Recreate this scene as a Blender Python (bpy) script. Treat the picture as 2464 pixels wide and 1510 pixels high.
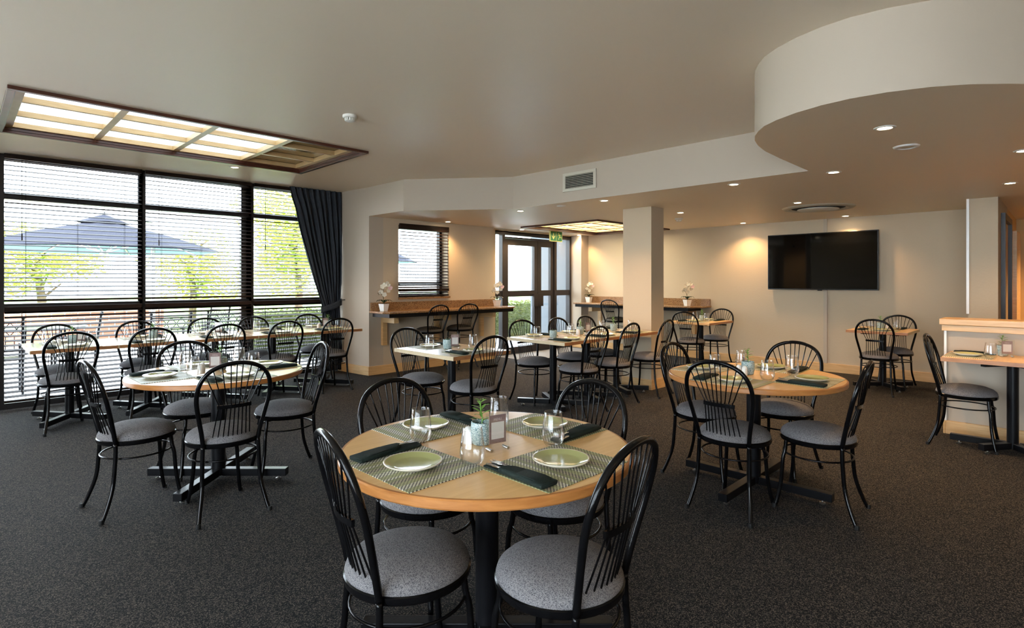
import bpy, bmesh, math, random
from mathutils import Vector, Matrix
PI = math.pi
random.seed(7)
C = bpy.context.scene.collection
for o in list(bpy.data.objects): bpy.data.objects.remove(o)
S = bpy.context.scene

# ------------------------------------------------------------------ camera, sky, sun, exposure
cd = bpy.data.cameras.new('camera'); cam = bpy.data.objects.new('camera', cd); C.objects.link(cam)
cam.location = (0, 0, 1.38); cam.rotation_euler = (PI/2, 0, -PI/4)
cd.sensor_width = 36; cd.lens = 1340/2464*36; cd.shift_y = -80/2464; cd.clip_start = 0.05; cd.clip_end = 200
S.camera = cam
W = bpy.data.worlds.new('sky'); S.world = W; W.use_nodes = True
wn = W.node_tree.nodes; bg = wn['Background']
bg.inputs[0].default_value = (0.78, 0.90, 1.0, 1); bg.inputs[1].default_value = 4.6
sd = bpy.data.lights.new('sun', 'SUN'); sd.energy = 4.5; sd.angle = 0.01; sd.color = (1, .93, .8)
sun = bpy.data.objects.new('sun', sd); C.objects.link(sun)
sun.rotation_euler = Vector((0.55, 0.45, -0.75)).to_track_quat('-Z', 'Y').to_euler()
S.view_settings.view_transform = 'Standard'; S.view_settings.look = 'None'
S.view_settings.exposure = 1.9; S.view_settings.gamma = 1.0; S.view_settings.use_curve_mapping = False
try:
    S.cycles.max_bounces = 10; S.cycles.transparent_max_bounces = 24; S.cycles.caustics_reflective = False; S.cycles.caustics_refractive = False
    S.cycles.sample_clamp_indirect = 6
except Exception: pass
def portal(loc, rot, sx, sy):
    l = bpy.data.lights.new('daylight_portal', 'AREA'); l.shape = 'RECTANGLE'; l.size = sx; l.size_y = sy
    l.cycles.is_portal = True
    o = bpy.data.objects.new('daylight_portal', l); o.location = loc; o.rotation_euler = rot; C.objects.link(o)
portal((0.4, 8.2, 1.38), (-PI/2, 0, 0), 7.8, 2.7)
portal((-4.1, .1, 1.38), (0, PI/2, 0), 2.7, 6.5)
portal((8.05, 7.6, 1.15), (-PI/2, 0, 0), 2.2, 2.2)
portal((5.24, 7.5, 1.68), (-PI/2, 0, 0), 0.95, 1.1)

# ------------------------------------------------------------------ materials
def nt(name):
    m = bpy.data.materials.new(name); m.use_nodes = True
    n = m.node_tree.nodes; l = m.node_tree.links
    return m, n, l, n['Principled BSDF']
def mat(name, col, rough=.5, metal=0, spec=.5, var=0, vscale=8, bump=0, bscale=60, coat=0):
    m, n, l, p = nt(name)
    p.inputs['Base Color'].default_value = (*col, 1); p.inputs['Roughness'].default_value = rough
    p.inputs['Metallic'].default_value = metal; p.inputs['Specular IOR Level'].default_value = spec
    p.inputs['Coat Weight'].default_value = coat
    tc = n.new('ShaderNodeTexCoord')
    if var:
        t = n.new('ShaderNodeTexNoise'); t.inputs['Scale'].default_value = vscale; t.inputs['Detail'].default_value = 4
        l.new(tc.outputs['Object'], t.inputs['Vector'])
        mx = n.new('ShaderNodeMix'); mx.data_type = 'RGBA'
        mx.inputs['A'].default_value = (*[c*(1-var) for c in col], 1); mx.inputs['B'].default_value = (*[min(1, c*(1+var)) for c in col], 1)
        l.new(t.outputs['Fac'], mx.inputs['Factor']); l.new(mx.outputs['Result'], p.inputs['Base Color'])
    if bump:
        t2 = n.new('ShaderNodeTexNoise'); t2.inputs['Scale'].default_value = bscale; t2.inputs['Detail'].default_value = 3
        l.new(tc.outputs['Object'], t2.inputs['Vector'])
        b = n.new('ShaderNodeBump'); b.inputs['Strength'].default_value = bump; b.inputs['Distance'].default_value = .01
        l.new(t2.outputs['Fac'], b.inputs['Height']); l.new(b.outputs['Normal'], p.inputs['Normal'])
    return m
def wood(name, c1, c2, rough=.35, scale=(3, 30, 30), coat=.2, spec=.5):
    m, n, l, p = nt(name); p.inputs['Specular IOR Level'].default_value = spec
    tc = n.new('ShaderNodeTexCoord'); mp = n.new('ShaderNodeMapping'); mp.inputs['Scale'].default_value = scale
    t = n.new('ShaderNodeTexNoise'); t.inputs['Scale'].default_value = 1.6; t.inputs['Detail'].default_value = 5; t.inputs['Distortion'].default_value = .6
    r = n.new('ShaderNodeValToRGB'); r.color_ramp.elements[0].position = .32; r.color_ramp.elements[1].position = .7
    r.color_ramp.elements[0].color = (*c1, 1); r.color_ramp.elements[1].color = (*c2, 1)
    l.new(tc.outputs['Object'], mp.inputs['Vector']); l.new(mp.outputs['Vector'], t.inputs['Vector'])
    l.new(t.outputs['Fac'], r.inputs['Fac']); l.new(r.outputs['Color'], p.inputs['Base Color'])
    p.inputs['Roughness'].default_value = rough; p.inputs['Coat Weight'].default_value = coat; p.inputs['Coat Roughness'].default_value = .2
    return m
def speckle(name, cols, scale, rough=.9, bump=.3, spec=.2, coat=0, pos=(.35, .5, .66)):
    m, n, l, p = nt(name)
    tc = n.new('ShaderNodeTexCoord'); t = n.new('ShaderNodeTexNoise'); t.inputs['Scale'].default_value = scale; t.inputs['Detail'].default_value = 3; t.inputs['Roughness'].default_value = .75
    t3 = n.new('ShaderNodeTexVoronoi'); t3.inputs['Scale'].default_value = scale*.9
    add = n.new('ShaderNodeMath'); add.operation = 'MULTIPLY_ADD'; add.inputs[1].default_value = .25; add.inputs[2].default_value = -.12
    ad2 = n.new('ShaderNodeMath'); ad2.operation = 'ADD'
    r = n.new('ShaderNodeValToRGB'); r.color_ramp.elements[0].position = pos[0]; r.color_ramp.elements[0].color = (*cols[0], 1)
    r.color_ramp.elements[1].position = pos[2]; r.color_ramp.elements[1].color = (*cols[2], 1)
    e = r.color_ramp.elements.new(pos[1]); e.color = (*cols[1], 1)
    sp = n.new('ShaderNodeSeparateColor')
    l.new(tc.outputs['Object'], t.inputs['Vector']); l.new(tc.outputs['Object'], t3.inputs['Vector'])
    l.new(t3.outputs['Color'], sp.inputs[0]); l.new(sp.outputs[0], add.inputs[0])
    l.new(t.outputs['Fac'], ad2.inputs[0]); l.new(add.outputs[0], ad2.inputs[1])
    l.new(ad2.outputs[0], r.inputs['Fac']); l.new(r.outputs['Color'], p.inputs['Base Color'])
    if bump:
        b = n.new('ShaderNodeBump'); b.inputs['Strength'].default_value = bump; b.inputs['Distance'].default_value = .004
        l.new(t.outputs['Fac'], b.inputs['Height']); l.new(b.outputs['Normal'], p.inputs['Normal'])
    p.inputs['Roughness'].default_value = rough; p.inputs['Specular IOR Level'].default_value = spec; p.inputs['Coat Weight'].default_value = coat
    return m
def emit(name, col, s):
    m, n, l, p = nt(name); n.remove(p); e = n.new('ShaderNodeEmission'); e.inputs[0].default_value = (*col, 1); e.inputs[1].default_value = s
    l.new(e.outputs[0], n['Material Output'].inputs[0]); return m
def thin_glass(name, base=.04, edge=.5, tint=(1, 1, 1), pw_=2.0):
    m, n, l, p = nt(name); n.remove(p)
    tr = n.new('ShaderNodeBsdfTransparent'); tr.inputs[0].default_value = (*tint, 1)
    gl = n.new('ShaderNodeBsdfGlossy'); gl.inputs['Roughness'].default_value = .02
    lw = n.new('ShaderNodeLayerWeight'); lw.inputs[0].default_value = .5
    mr = n.new('ShaderNodeMapRange'); mr.inputs['To Min'].default_value = base; mr.inputs['To Max'].default_value = edge
    mx = n.new('ShaderNodeMixShader')
    pw = n.new('ShaderNodeMath'); pw.operation = 'POWER'; pw.inputs[1].default_value = pw_
    l.new(lw.outputs['Facing'], pw.inputs[0]); l.new(pw.outputs[0], mr.inputs['Value'])
    l.new(mr.outputs[0], mx.inputs[0]); l.new(tr.outputs[0], mx.inputs[1]); l.new(gl.outputs[0], mx.inputs[2])
    l.new(mx.outputs[0], n['Material Output'].inputs[0]); return m

MT = dict(
 wall=mat('wall_paint', (.51, .41, .29), .75, var=.03, vscale=2, bump=.12, bscale=45),
 ceiling=mat('ceiling_paint', (.82, .70, .55), .42, spec=.5, var=.02, vscale=1.5, bump=.02, bscale=6),
 soffit=mat('soffit_paint', (.80, .67, .50), .5, var=.02, vscale=1.5, bump=.03, bscale=8),
 bulk=mat('bulkhead_paint', (.44, .37, .29), .7, bump=.05, bscale=30),
 ochre=mat('corridor_paint', (.62, .40, .17), .7, var=.04, vscale=2),
 carpet=speckle('speckled_carpet', ((.003, .0042, .0062), (.0078, .0095, .0125), (.145, .125, .105)), 230, .95, .6, .15, pos=(.36, .52, .68)),
 mat_entry=mat('entry_matting', (.16, .15, .14), .9, var=.2, vscale=80, bump=.3, bscale=200),
 fabric=speckle('flecked_seat_fabric', ((.035, .035, .04), (.135, .13, .14), (.22, .21, .21)), 520, .85, .35, .25, pos=(.36, .47, .6)),
 backlit_fabric=speckle('backlit_seat_fabric', ((.02, .016, .012), (.05, .042, .034), (.08, .065, .05)), 330, .6, .2, .3),  # stool seats: backlit shade put into a darker seat colour
 black=mat('black_enamelled_steel', (.003, .003, .0035), .15, spec=.22, var=.3, vscale=40, bump=.04, bscale=90),
 black2=mat('black_powder_coat', (.005, .005, .006), .3, spec=.18, bump=.05, bscale=150),
 rubber=mat('rubber', (.008, .008, .008), .6, spec=.2, bump=.1),
 beech=wood('beech_veneer', (.74, .44, .17), (.82, .52, .225), .3),
 beech_edge=wood('maple_lipping', (.36, .135, .034), (.47, .20, .055), .33, (6, 6, 40)),
 ash=wood('ash_veneer', (.50, .38, .24), (.58, .46, .30), .25, coat=.6),
 ash_edge=wood('ash_lipping', (.50, .38, .22), (.60, .48, .30), .38, (8, 8, 60)),
 warm_edge=wood('warm_lit_lipping', (.30, .12, .045), (.42, .19, .07), .38, (8, 8, 60)),  # warm light on table edges put into a deeper orange colour
 maple=wood('maple_skirting', (.56, .33, .13), (.68, .43, .20), .4, (3, 3, 40)),
 pine=wood('pine_lattice', (.52, .34, .15), (.62, .44, .22), .4, (5, 5, 40)),
 darkwood=wood('dark_stained_wood', (.045, .012, .007), (.09, .026, .014), .35, (5, 5, 40)),
 slat=wood('dark_blind_wood', (.012, .007, .005), (.022, .012, .009), .55, (3, 30, 30), 0, .12),
 frame=mat('dark_bronze_aluminium', (.026, .022, .022), .4, metal=.3, var=.15, vscale=10, bump=.03),
 granite=speckle('brown_granite', ((.09, .038, .014), (.24, .125, .05), (.38, .23, .11)), 160, .25, 0, .35, .2),
 white=mat('white_ceramic', (.80, .79, .76), .3, coat=.3, var=.02),
 plastic=mat('white_plastic', (.74, .72, .66), .45, var=.02),
 alu=mat('grille_aluminium', (.52, .49, .40), .45, metal=.2, var=.05),
 void=mat('duct_darkness', (.004, .004, .004), .9, var=.1),
 steel=mat('polished_steel', (.62, .61, .60), .16, metal=1, var=.02),
 chrome=mat('brushed_metal', (.55, .53, .50), .3, metal=1, var=.04),
 glass=thin_glass('tumbler_glass', .04, .85, pw_=2.4),
 pane=thin_glass('window_glass', .05, .5),
 acrylic=thin_glass('clear_acrylic', .05, .35),
 napkin=mat('bottle_green_napkin', (.011, .019, .016), .85, spec=.2, var=.2, vscale=30, bump=.25, bscale=350),
 glaze=mat('olive_green_glaze', (.40, .42, .17), .12, var=.10, vscale=14, coat=.5),
 plate_rim=mat('pale_stoneware', (.66, .60, .48), .22, coat=.4, var=.05),
 potblue=mat('pale_blue_crackle_pot', (.28, .40, .40), .4, var=.1),
 leaf=mat('fresh_green_leaf', (.16, .34, .06), .45, var=.25, vscale=20),
 orleaf=mat('dark_green_leaf', (.02, .05, .018), .4, var=.2),
 petal=mat('cream_petal', (.80, .74, .60), .5, var=.08, vscale=40),
 pinkpetal=mat('pink_petal', (.75, .50, .48), .5, var=.1, vscale=40),
 stem=mat('brown_stem', (.10, .09, .04), .6, var=.2),
 soil=mat('potting_soil', (.03, .02, .014), .95, var=.3, vscale=60, bump=.5),
 card=mat('mauve_card', (.26, .17, .16), .6, var=.05),
 cardwhite=mat('white_card', (.72, .68, .64), .6, var=.02),
 cardtext=mat('pale_print', (.60, .50, .46), .6),
 signgreen=mat('exit_green', (.012, .14, .05), .4, var=.04),
 signyellow=mat('photoluminescent_yellow', (.62, .60, .20), .5, var=.03),
 screen=mat('tv_screen', (.002, .002, .002), .05, spec=.22),
 bezel=mat('tv_bezel', (.01, .01, .011), .25, spec=.5, var=.1),
 curtain=mat('charcoal_blue_curtain', (.033, .038, .047), .9, spec=.2, var=.35, vscale=18, bump=.4, bscale=140),
 lamp=emit('lamp_glow', (1.0, .80, .55), 22),
 daypanel=emit('frosted_skylight', (.84, .93, 1.0), .75),
 dimpanel=mat('amber_glass', (.34, .24, .10), .12, coat=.4, var=.2, vscale=5),
 warmpanel=emit('frosted_lightbox', (1.0, .88, .62), 3.0),
 paving=mat('pale_paving', (.66, .68, .70), .8, var=.1, vscale=4, bump=.1),
 outwall=mat('pale_blue_grey_render', (.13, .15, .17), .8, var=.03, bump=.15),
 canvas=mat('grey_canvas', (.020, .022, .032), .95, spec=.05, var=.08, vscale=5, bump=.1),
 undercanvas=mat('canvas_lining', (.13, .21, .20), .95, spec=.05, var=.05),
 grass=mat('lawn', (.10, .20, .03), .9, var=.4, vscale=30),
 bark=mat('bark', (.12, .08, .05), .9, var=.3, vscale=20, bump=.5),
)
def brick():
    m, n, l, p = nt('terracotta_brick'); tc = n.new('ShaderNodeTexCoord'); b = n.new('ShaderNodeTexBrick')
    mp = n.new('ShaderNodeMapping'); mp.inputs['Rotation'].default_value = (PI/2, 0, 0)
    b.inputs['Color1'].default_value = (.36, .13, .075, 1); b.inputs['Color2'].default_value = (.42, .16, .10, 1); b.inputs['Mortar'].default_value = (.5, .42, .36, 1)
    b.inputs['Scale'].default_value = 2.2; b.inputs['Mortar Size'].default_value = .02
    l.new(tc.outputs['Object'], mp.inputs[0]); l.new(mp.outputs[0], b.inputs['Vector']); l.new(b.outputs[0], p.inputs['Base Color']); p.inputs['Roughness'].default_value = .9
    return m
MT['brick'] = brick()
def foliage(name, c1, c2):
    m, n, l, p = nt(name); tc = n.new('ShaderNodeTexCoord'); t = n.new('ShaderNodeTexNoise'); t.inputs['Scale'].default_value = 9
    mx = n.new('ShaderNodeMix'); mx.data_type = 'RGBA'; mx.inputs['A'].default_value = (*c1, 1); mx.inputs['B'].default_value = (*c2, 1)
    l.new(tc.outputs['Object'], t.inputs['Vector']); l.new(t.outputs['Fac'], mx.inputs['Factor']); l.new(mx.outputs['Result'], p.inputs['Base Color'])
    p.inputs['Roughness'].default_value = .55
    tl = n.new('ShaderNodeBsdfTranslucent'); l.new(mx.outputs['Result'], tl.inputs[0])
    ms = n.new('ShaderNodeMixShader'); ms.inputs[0].default_value = .4
    l.new(p.outputs[0], ms.inputs[1]); l.new(tl.outputs[0], ms.inputs[2]); l.new(ms.outputs[0], n['Material Output'].inputs[0])
    return m
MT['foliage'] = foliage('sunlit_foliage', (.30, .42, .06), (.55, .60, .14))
MT['hedgeleaf'] = foliage('hedge_foliage', (.035, .06, .012), (.12, .14, .03))
def weave():
    m, n, l, p = nt('woven_vinyl'); tc = n.new('ShaderNodeTexCoord'); sx = n.new('ShaderNodeSeparateXYZ'); l.new(tc.outputs['Object'], sx.inputs[0])
    def M(op, a, b=None):
        k = n.new('ShaderNodeMath'); k.operation = op
        for i, v in enumerate((a, b)):
            if v is None: continue
            if isinstance(v, (int, float)): k.inputs[i].default_value = v
            else: l.new(v, k.inputs[i])
        return k.outputs[0]
    ck = n.new('ShaderNodeTexChecker'); ck.inputs['Scale'].default_value = 145
    ck.inputs['Color1'].default_value = (1, 1, 1, 1); ck.inputs['Color2'].default_value = (0, 0, 0, 1)
    l.new(tc.outputs['Object'], ck.inputs['Vector'])
    ph = M('FRACT', M('ADD', M('MULTIPLY', sx.outputs[0], 7.0), 20.0))
    r = n.new('ShaderNodeValToRGB'); r.color_ramp.interpolation = 'CONSTANT'
    cs = [(0, (.80, .80, .68)), (.22, (.47, .48, .27)), (.42, (.80, .80, .68)), (.52, (.34, .36, .19)), (.66, (.50, .44, .32)), (.82, (.47, .48, .27))]
    r.color_ramp.elements[0].color = (*cs[0][1], 1); r.color_ramp.elements[1].position = cs[1][0]; r.color_ramp.elements[1].color = (*cs[1][1], 1)
    for a, c in cs[2:]:
        e = r.color_ramp.elements.new(a); e.color = (*c, 1)
    l.new(ph, r.inputs['Fac'])
    mx = n.new('ShaderNodeMix'); mx.data_type = 'RGBA'; 
    r2 = n.new('ShaderNodeValToRGB'); r2.color_ramp.interpolation = 'CONSTANT'
    cs2 = [(0, (.05, .04, .04)), (.22, (.16, .16, .08)), (.42, (.05, .04, .04)), (.52, (.13, .13, .07)), (.66, (.045, .035, .035)), (.82, (.16, .16, .08))]
    r2.color_ramp.elements[0].color = (*cs2[0][1], 1); r2.color_ramp.elements[1].position = cs2[1][0]; r2.color_ramp.elements[1].color = (*cs2[1][1], 1)
    for a, c in cs2[2:]:
        e = r2.color_ramp.elements.new(a); e.color = (*c, 1)
    l.new(ph, r2.inputs['Fac']); l.new(r2.outputs['Color'], mx.inputs['A'])
    l.new(ck.outputs['Color'], mx.inputs['Factor']); l.new(r.outputs['Color'], mx.inputs['B']); l.new(mx.outputs['Result'], p.inputs['Base Color'])
    p.inputs['Roughness'].default_value = .5
    b = n.new('ShaderNodeBump'); b.inputs['Strength'].default_value = .4; b.inputs['Distance'].default_value = .002
    l.new(ck.outputs['Fac'], b.inputs['Height']); l.new(b.outputs['Normal'], p.inputs['Normal'])
    return m
MT['weave'] = weave()
def crackle():
    m = MT['potblue']; n = m.node_tree.nodes; l = m.node_tree.links; p = n['Principled BSDF']
    tc = n.new('ShaderNodeTexCoord'); v = n.new('ShaderNodeTexVoronoi'); v.feature = 'DISTANCE_TO_EDGE'; v.inputs['Scale'].default_value = 130
    r = n.new('ShaderNodeValToRGB'); r.color_ramp.elements[0].position = .06; r.color_ramp.elements[1].position = .16
    r.color_ramp.elements[0].color = (.12, .22, .24, 1); r.color_ramp.elements[1].color = (.50, .58, .55, 1)
    l.new(tc.outputs['Object'], v.inputs['Vector']); l.new(v.outputs['Distance'], r.inputs['Fac'])
    for k in list(p.inputs['Base Color'].links): l.remove(k)
    l.new(r.outputs['Color'], p.inputs['Base Color'])
crackle()

# ------------------------------------------------------------------ mesh helpers
class B:
    def __init__(s): s.v = []; s.f = []; s.m = []; s.cur = 0
    def add(s, vs, fs):
        k = len(s.v); s.v += [tuple(v) for v in vs]; s.f += [tuple(i+k for i in f) for f in fs]; s.m += [s.cur]*len(fs); return s
    def box(s, x0, y0, z0, x1, y1, z1):
        v = [(x, y, z) for z in (z0, z1) for y in (y0, y1) for x in (x0, x1)]
        return s.add(v, [(0, 2, 3, 1), (4, 5, 7, 6), (0, 1, 5, 4), (2, 6, 7, 3), (0, 4, 6, 2), (1, 3, 7, 5)])
    def cbox(s, c, d, R=None):
        v = [Vector((x*d[0]/2, y*d[1]/2, z*d[2]/2)) for z in (-1, 1) for y in (-1, 1) for x in (-1, 1)]
        if R: v = [R @ q for q in v]
        return s.add([q+Vector(c) for q in v], [(0, 2, 3, 1), (4, 5, 7, 6), (0, 1, 5, 4), (2, 6, 7, 3), (0, 4, 6, 2), (1, 3, 7, 5)])
    def tube(s, pts, r, n=8, closed=False, cap=True):
        P = [Vector(p) for p in pts]; N = len(P); rs = r if isinstance(r, (list, tuple)) else [r]*N
        vs = []; up = None
        for i in range(N):
            if closed: t = P[(i+1) % N]-P[i-1]
            else: t = P[min(i+1, N-1)]-P[max(i-1, 0)]
            t.normalize()
            if up is None:
                up = Vector((0, 0, 1)) if abs(t.z) < .9 else Vector((1, 0, 0))
            a = t.cross(up)
            if a.length < 1e-4: a = t.cross(Vector((.3, 1, .2)))
            a.normalize(); b = a.cross(t).normalized(); up = b
            for k in range(n):
                w = 2*PI*k/n; vs.append(P[i]+(a*math.cos(w)+b*math.sin(w))*rs[i])
        fs = []
        for i in range(N if closed else N-1):
            j = (i+1) % N
            for k in range(n): fs.append((i*n+k, i*n+(k+1) % n, j*n+(k+1) % n, j*n+k))
        if cap and not closed: fs += [tuple(range(n))[::-1], tuple((N-1)*n+k for k in range(n))]
        return s.add(vs, fs)
    def lathe(s, prof, n=24, c=(0, 0, 0), mats=None):
        vs = []; fs = []; ms = []
        for r, z in prof:
            for k in range(n):
                w = 2*PI*k/n; vs.append((c[0]+r*math.cos(w), c[1]+r*math.sin(w), c[2]+z))
        for i in range(len(prof)-1):
            for k in range(n):
                fs.append((i*n+k, i*n+(k+1) % n, (i+1)*n+(k+1) % n, (i+1)*n+k)); ms.append(mats[i] if mats else s.cur)
        s.add(vs, fs); s.m[-len(fs):] = ms
        return s
    def prism(s, poly, z0, z1):
        n = len(poly)
        v = [(x, y, z0) for x, y in poly]+[(x, y, z1) for x, y in poly]
        return s.add(v, [tuple(range(n))[::-1], tuple(range(n, 2*n))]+[(i, (i+1) % n, n+(i+1) % n, n+i) for i in range(n)])
def obj(name, b, m, parent=None, smooth=False, bevel=0, loc=None, merge=False):
    me = bpy.data.meshes.new(name); me.from_pydata(b.v, [], b.f)
    ml = m if isinstance(m, (list, tuple)) else [m]
    for k in ml: me.materials.append(MT[k])
    for i, p in enumerate(me.polygons):
        p.material_index = b.m[i] if b.m[i] < len(ml) else 0; p.use_smooth = bool(smooth)
    bm = bmesh.new(); bm.from_mesh(me)
    if merge: bmesh.ops.remove_doubles(bm, verts=bm.verts, dist=1e-5)
    bmesh.ops.recalc_face_normals(bm, faces=bm.faces); bm.to_mesh(me); bm.free()
    if smooth == 'auto':
        for p in me.polygons: p.use_smooth = True
        me.set_sharp_from_angle(angle=math.radians(28))
    me.update()
    o = bpy.data.objects.new(name, me); C.objects.link(o)
    if parent: o.parent = parent
    if loc: o.location = loc
    if bevel:
        md = o.modifiers.new('bevel', 'BEVEL'); md.width = bevel; md.segments = 2; md.limit_method = 'ANGLE'
    return o
def thing(name, label, cat, loc=(0, 0, 0), rz=0, group=None):
    o = bpy.data.objects.new(name, None); o.empty_display_size = .1; C.objects.link(o)
    o.location = loc; o.rotation_euler = (0, 0, rz)
    return tag(o, label, cat, group)
def tag(o, label, cat, group=None):
    o['label'] = label; o['category'] = cat
    if group: o['group'] = group
    return o
def struct(name, b, m, **k):
    o = obj(name, b, m, **k)
    if not o.parent: o['kind'] = 'structure'
    return o
def dup(root, loc, rz, label, group=None):
    r = root.copy(); C.objects.link(r); r.location = loc; r.rotation_euler = (0, 0, rz); r['label'] = label
    if group: r['group'] = group
    for ch in list(root.children):
        c = ch.copy(); C.objects.link(c); c.parent = r
        for g in list(ch.children):
            d = g.copy(); C.objects.link(d); d.parent = c
    return r
class Proto:
    """first placement moves the original, later ones copy it"""
    def __init__(s, make): s.make = make; s.o = None
    def put(s, loc, rz, label, group=None):
        if s.o is None:
            s.o = s.make(); s.o.location = loc; s.o.rotation_euler = (0, 0, rz); s.o['label'] = label
            if group: s.o['group'] = group
            return s.o
        return dup(s.o, loc, rz, label, group)

CZ, SZ = 2.74, 2.32       # main ceiling, lowered ceiling
# ------------------------------------------------------------------ room shell
struct('floor', B().box(-4, -4, -.1, 12, 8.3, 0), 'carpet')
b = B(); x0, x1, y0, y1 = .30, 3.03, 5.25, 6.77
for q in ((-4, -4, 5.6, y0), (-4, y1, 5.6, 8.3), (-4, y0, x0, y1), (x1, y0, 5.6, y1)): b.box(q[0], q[1], CZ, q[2], q[3], CZ+.3)
struct('ceiling', b, 'ceiling')
struct('wall_roof_light_lid', B().box(-4, -4, CZ+.3, 12, 8.3, CZ+.45), 'bulk').name = 'ceiling.001'
# lowered ceiling (bulkhead) with the curved nose
curve = [(5.17, 1.575), (4.487, 1.572), (4.15, 1.56), (3.95, 1.53), (3.79, 1.49), (3.67, 1.44), (3.57, 1.38), (3.48, 1.31), (3.40, 1.21), (3.33, 1.08), (3.285, .94), (3.27, .80), (3.29, .64), (3.35, .47), (3.44, .33), (3.56, .20), (3.72, .05), (3.95, -.12), (4.25, -.27), (4.6, -.36), (5.0, -.4)]
out = [(4.26, 7.3), (4.26, 6.32), (5.17, 5.15)]+curve+[(5.0, -4)]
edge = B()
for i in range(len(out)-1):
    (a, c), (d, e) = out[i], out[i+1]
    edge.add([(a, c, SZ), (d, e, SZ), (d, e, CZ), (a, c, CZ)], [(0, 1, 2, 3)])
bk = struct('wall_bulkhead', edge, 'bulk', merge=True, smooth='auto')
bm_ = B(); poly = out+[(7.0, -4), (7.0, 7.3)]
bm_.add([(x, y, SZ) for x, y in poly], [tuple(range(len(poly)))])
for q in ((7.0, -4, 9.1, 5.15), (7.0, 6.7, 9.1, 7.6), (9.1, -4, 12, 7.6), (6.7, 7.3, 7.0, 7.6)): bm_.add([(q[0], q[1], SZ), (q[2], q[1], SZ), (q[2], q[3], SZ), (q[0], q[3], SZ)], [(0, 1, 2, 3)])
struct('ceiling_lowered', bm_, 'soffit').name = 'ceiling.002'
# walls
struct('wall_return', B().prism([(4.24, 8.25), (4.20, 8.0), (4.205, 7.75), (4.23, 7.45), (4.262, 7.207), (4.5, 7.207), (4.5, 8.25)], 0, CZ), 'bulk', smooth='auto')
bx = B(); wx0, wx1, wz0, wz1 = 4.768, 5.713, 1.127, 2.233
bx.box(4.5, 7.207, 0, wx0, 7.45, CZ); bx.box(wx1, 7.207, 0, 6.746, 7.45, CZ); bx.box(wx0, 7.207, 0, wx1, 7.45, wz0); bx.box(wx0, 7.207, wz1, wx1, 7.45, CZ)
struct('wall_counter', bx, 'wall')
struct('wall_door_side', B().box(6.746, 7.38, 2.28, 9.2, 7.5, CZ).box(6.72, 7.33, 0, 6.90, 7.5, CZ), 'wall')
struct('wall_door_pier', B().box(9.14, 7.12, 0, 9.6, 7.5, CZ), 'bulk')
struct('wall_screen_side', B().box(9.38, .56, 0, 9.55, 7.12, CZ), 'wall')
struct('wall_stub', B().box(8.25, .56, 0, 9.38, .82, CZ), 'wall')
struct('wall_low', B().box(6.35, -4, 0, 6.58, .79, .94), 'bulk')
struct('trim_low_wall_cap', B().box(6.30, -4, .985, 6.63, .83, 1.037).box(6.315, -4, .93, 6.615, .815, .983), 'maple', bevel=.003).name = 'trim_1'
struct('wall_corridor', B().box(11.5, -4, 0, 11.7, .6, CZ).box(9.55, .57, 0, 11.5, .75, CZ), 'ochre')
struct('wall_back', B().box(-4, -4.15, 0, 12, -4, CZ), 'wall')
f = B().box(-4.1, -4, 0, -4, -3.2, CZ).box(-4.1, 3.3, 0, -4, 8.3, CZ)
struct('wall_left', f, 'wall')
f = B()
for k in range(6): f.box(-4.09, -3.2+k*1.3, .06, -4.01, -3.14+k*1.3, CZ-.06)
f.box(-4.09, -3.2, 0, -4.01, 3.36, .06).box(-4.09, -3.2, CZ-.06, -4.01, 3.36, CZ).box(-4.09, -3.2, 1.04, -4.01, 3.36, 1.12)
added_win = struct('window_8', f, 'frame'); obj('glass_pane', B().box(-4.055, -3.2, .06, -4.047, 3.36, CZ-.06), 'pane', added_win)  # unseen glazing added behind the camera to give the foreground daylight
struct('wall_pillar', B().box(6.218, 3.73, 0, 6.52, 4.15, SZ), 'wall')
# corridor door leaf and frame
struct('door_2', B().box(8.62, .52, 0, 8.70, .56, 2.1).box(9.66, .52, 0, 9.74, .56, 2.1).box(8.62, .52, 2.1, 9.74, .56, 2.17), 'frame')
struct('door_3', B().box(10.2, .50, 0, 11.0, .555, 2.06), 'maple')
# skirting
def skirt(n, q): struct('baseboard_'+n, B().box(*q), 'maple', bevel=.004)
struct('baseboard_return', B().prism([(4.24, 8.2), (4.18, 8.0), (4.188, 7.75), (4.213, 7.45), (4.244, 7.19), (4.262, 7.207), (4.3, 8.2)], 0, .13), 'maple')
skirt('counter', (4.245, 7.189, 0, 6.76, 7.207, .13)); skirt('screen', (9.362, .82, 0, 9.38, 7.12, .13)); skirt('low', (6.332, -4, 0, 6.35, .79, .12))
skirt('low_end', (6.332, .79, 0, 6.58, .806, .12))
struct('baseboard_pillar', B().box(6.202, 3.714, 0, 6.536, 3.73, .13).box(6.202, 3.73, 0, 6.218, 4.166, .13).box(6.52, 3.73, 0, 6.536, 4.166, .13), 'maple', bevel=.004)
struct('baseboard_pier', B().box(9.124, 7.104, 0, 9.38, 7.12, .13).box(9.124, 7.12, 0, 9.14, 7.38, .13), 'maple')
struct('trim_entry_matting', B().box(6.95, 6.55, 0, 9.0, 7.36, .006), 'mat_entry').name = 'floor.001'
# cable conduit strips on the screen wall
struct('trim_conduit', B().box(9.355, 2.595, 0.13, 9.38, 2.645, 1.24).box(9.355, 2.595, 2.1, 9.38, 2.645, SZ), 'bulk').name = 'trim_2'
struct('trim_corner', B().box(8.235, .81, 1.0, 8.262, .835, SZ), 'white').name = 'trim_3'
struct('trim_low_corner', B().box(6.335, .782, .12, 6.36, .80, .93), 'white').name = 'trim_4'

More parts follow.
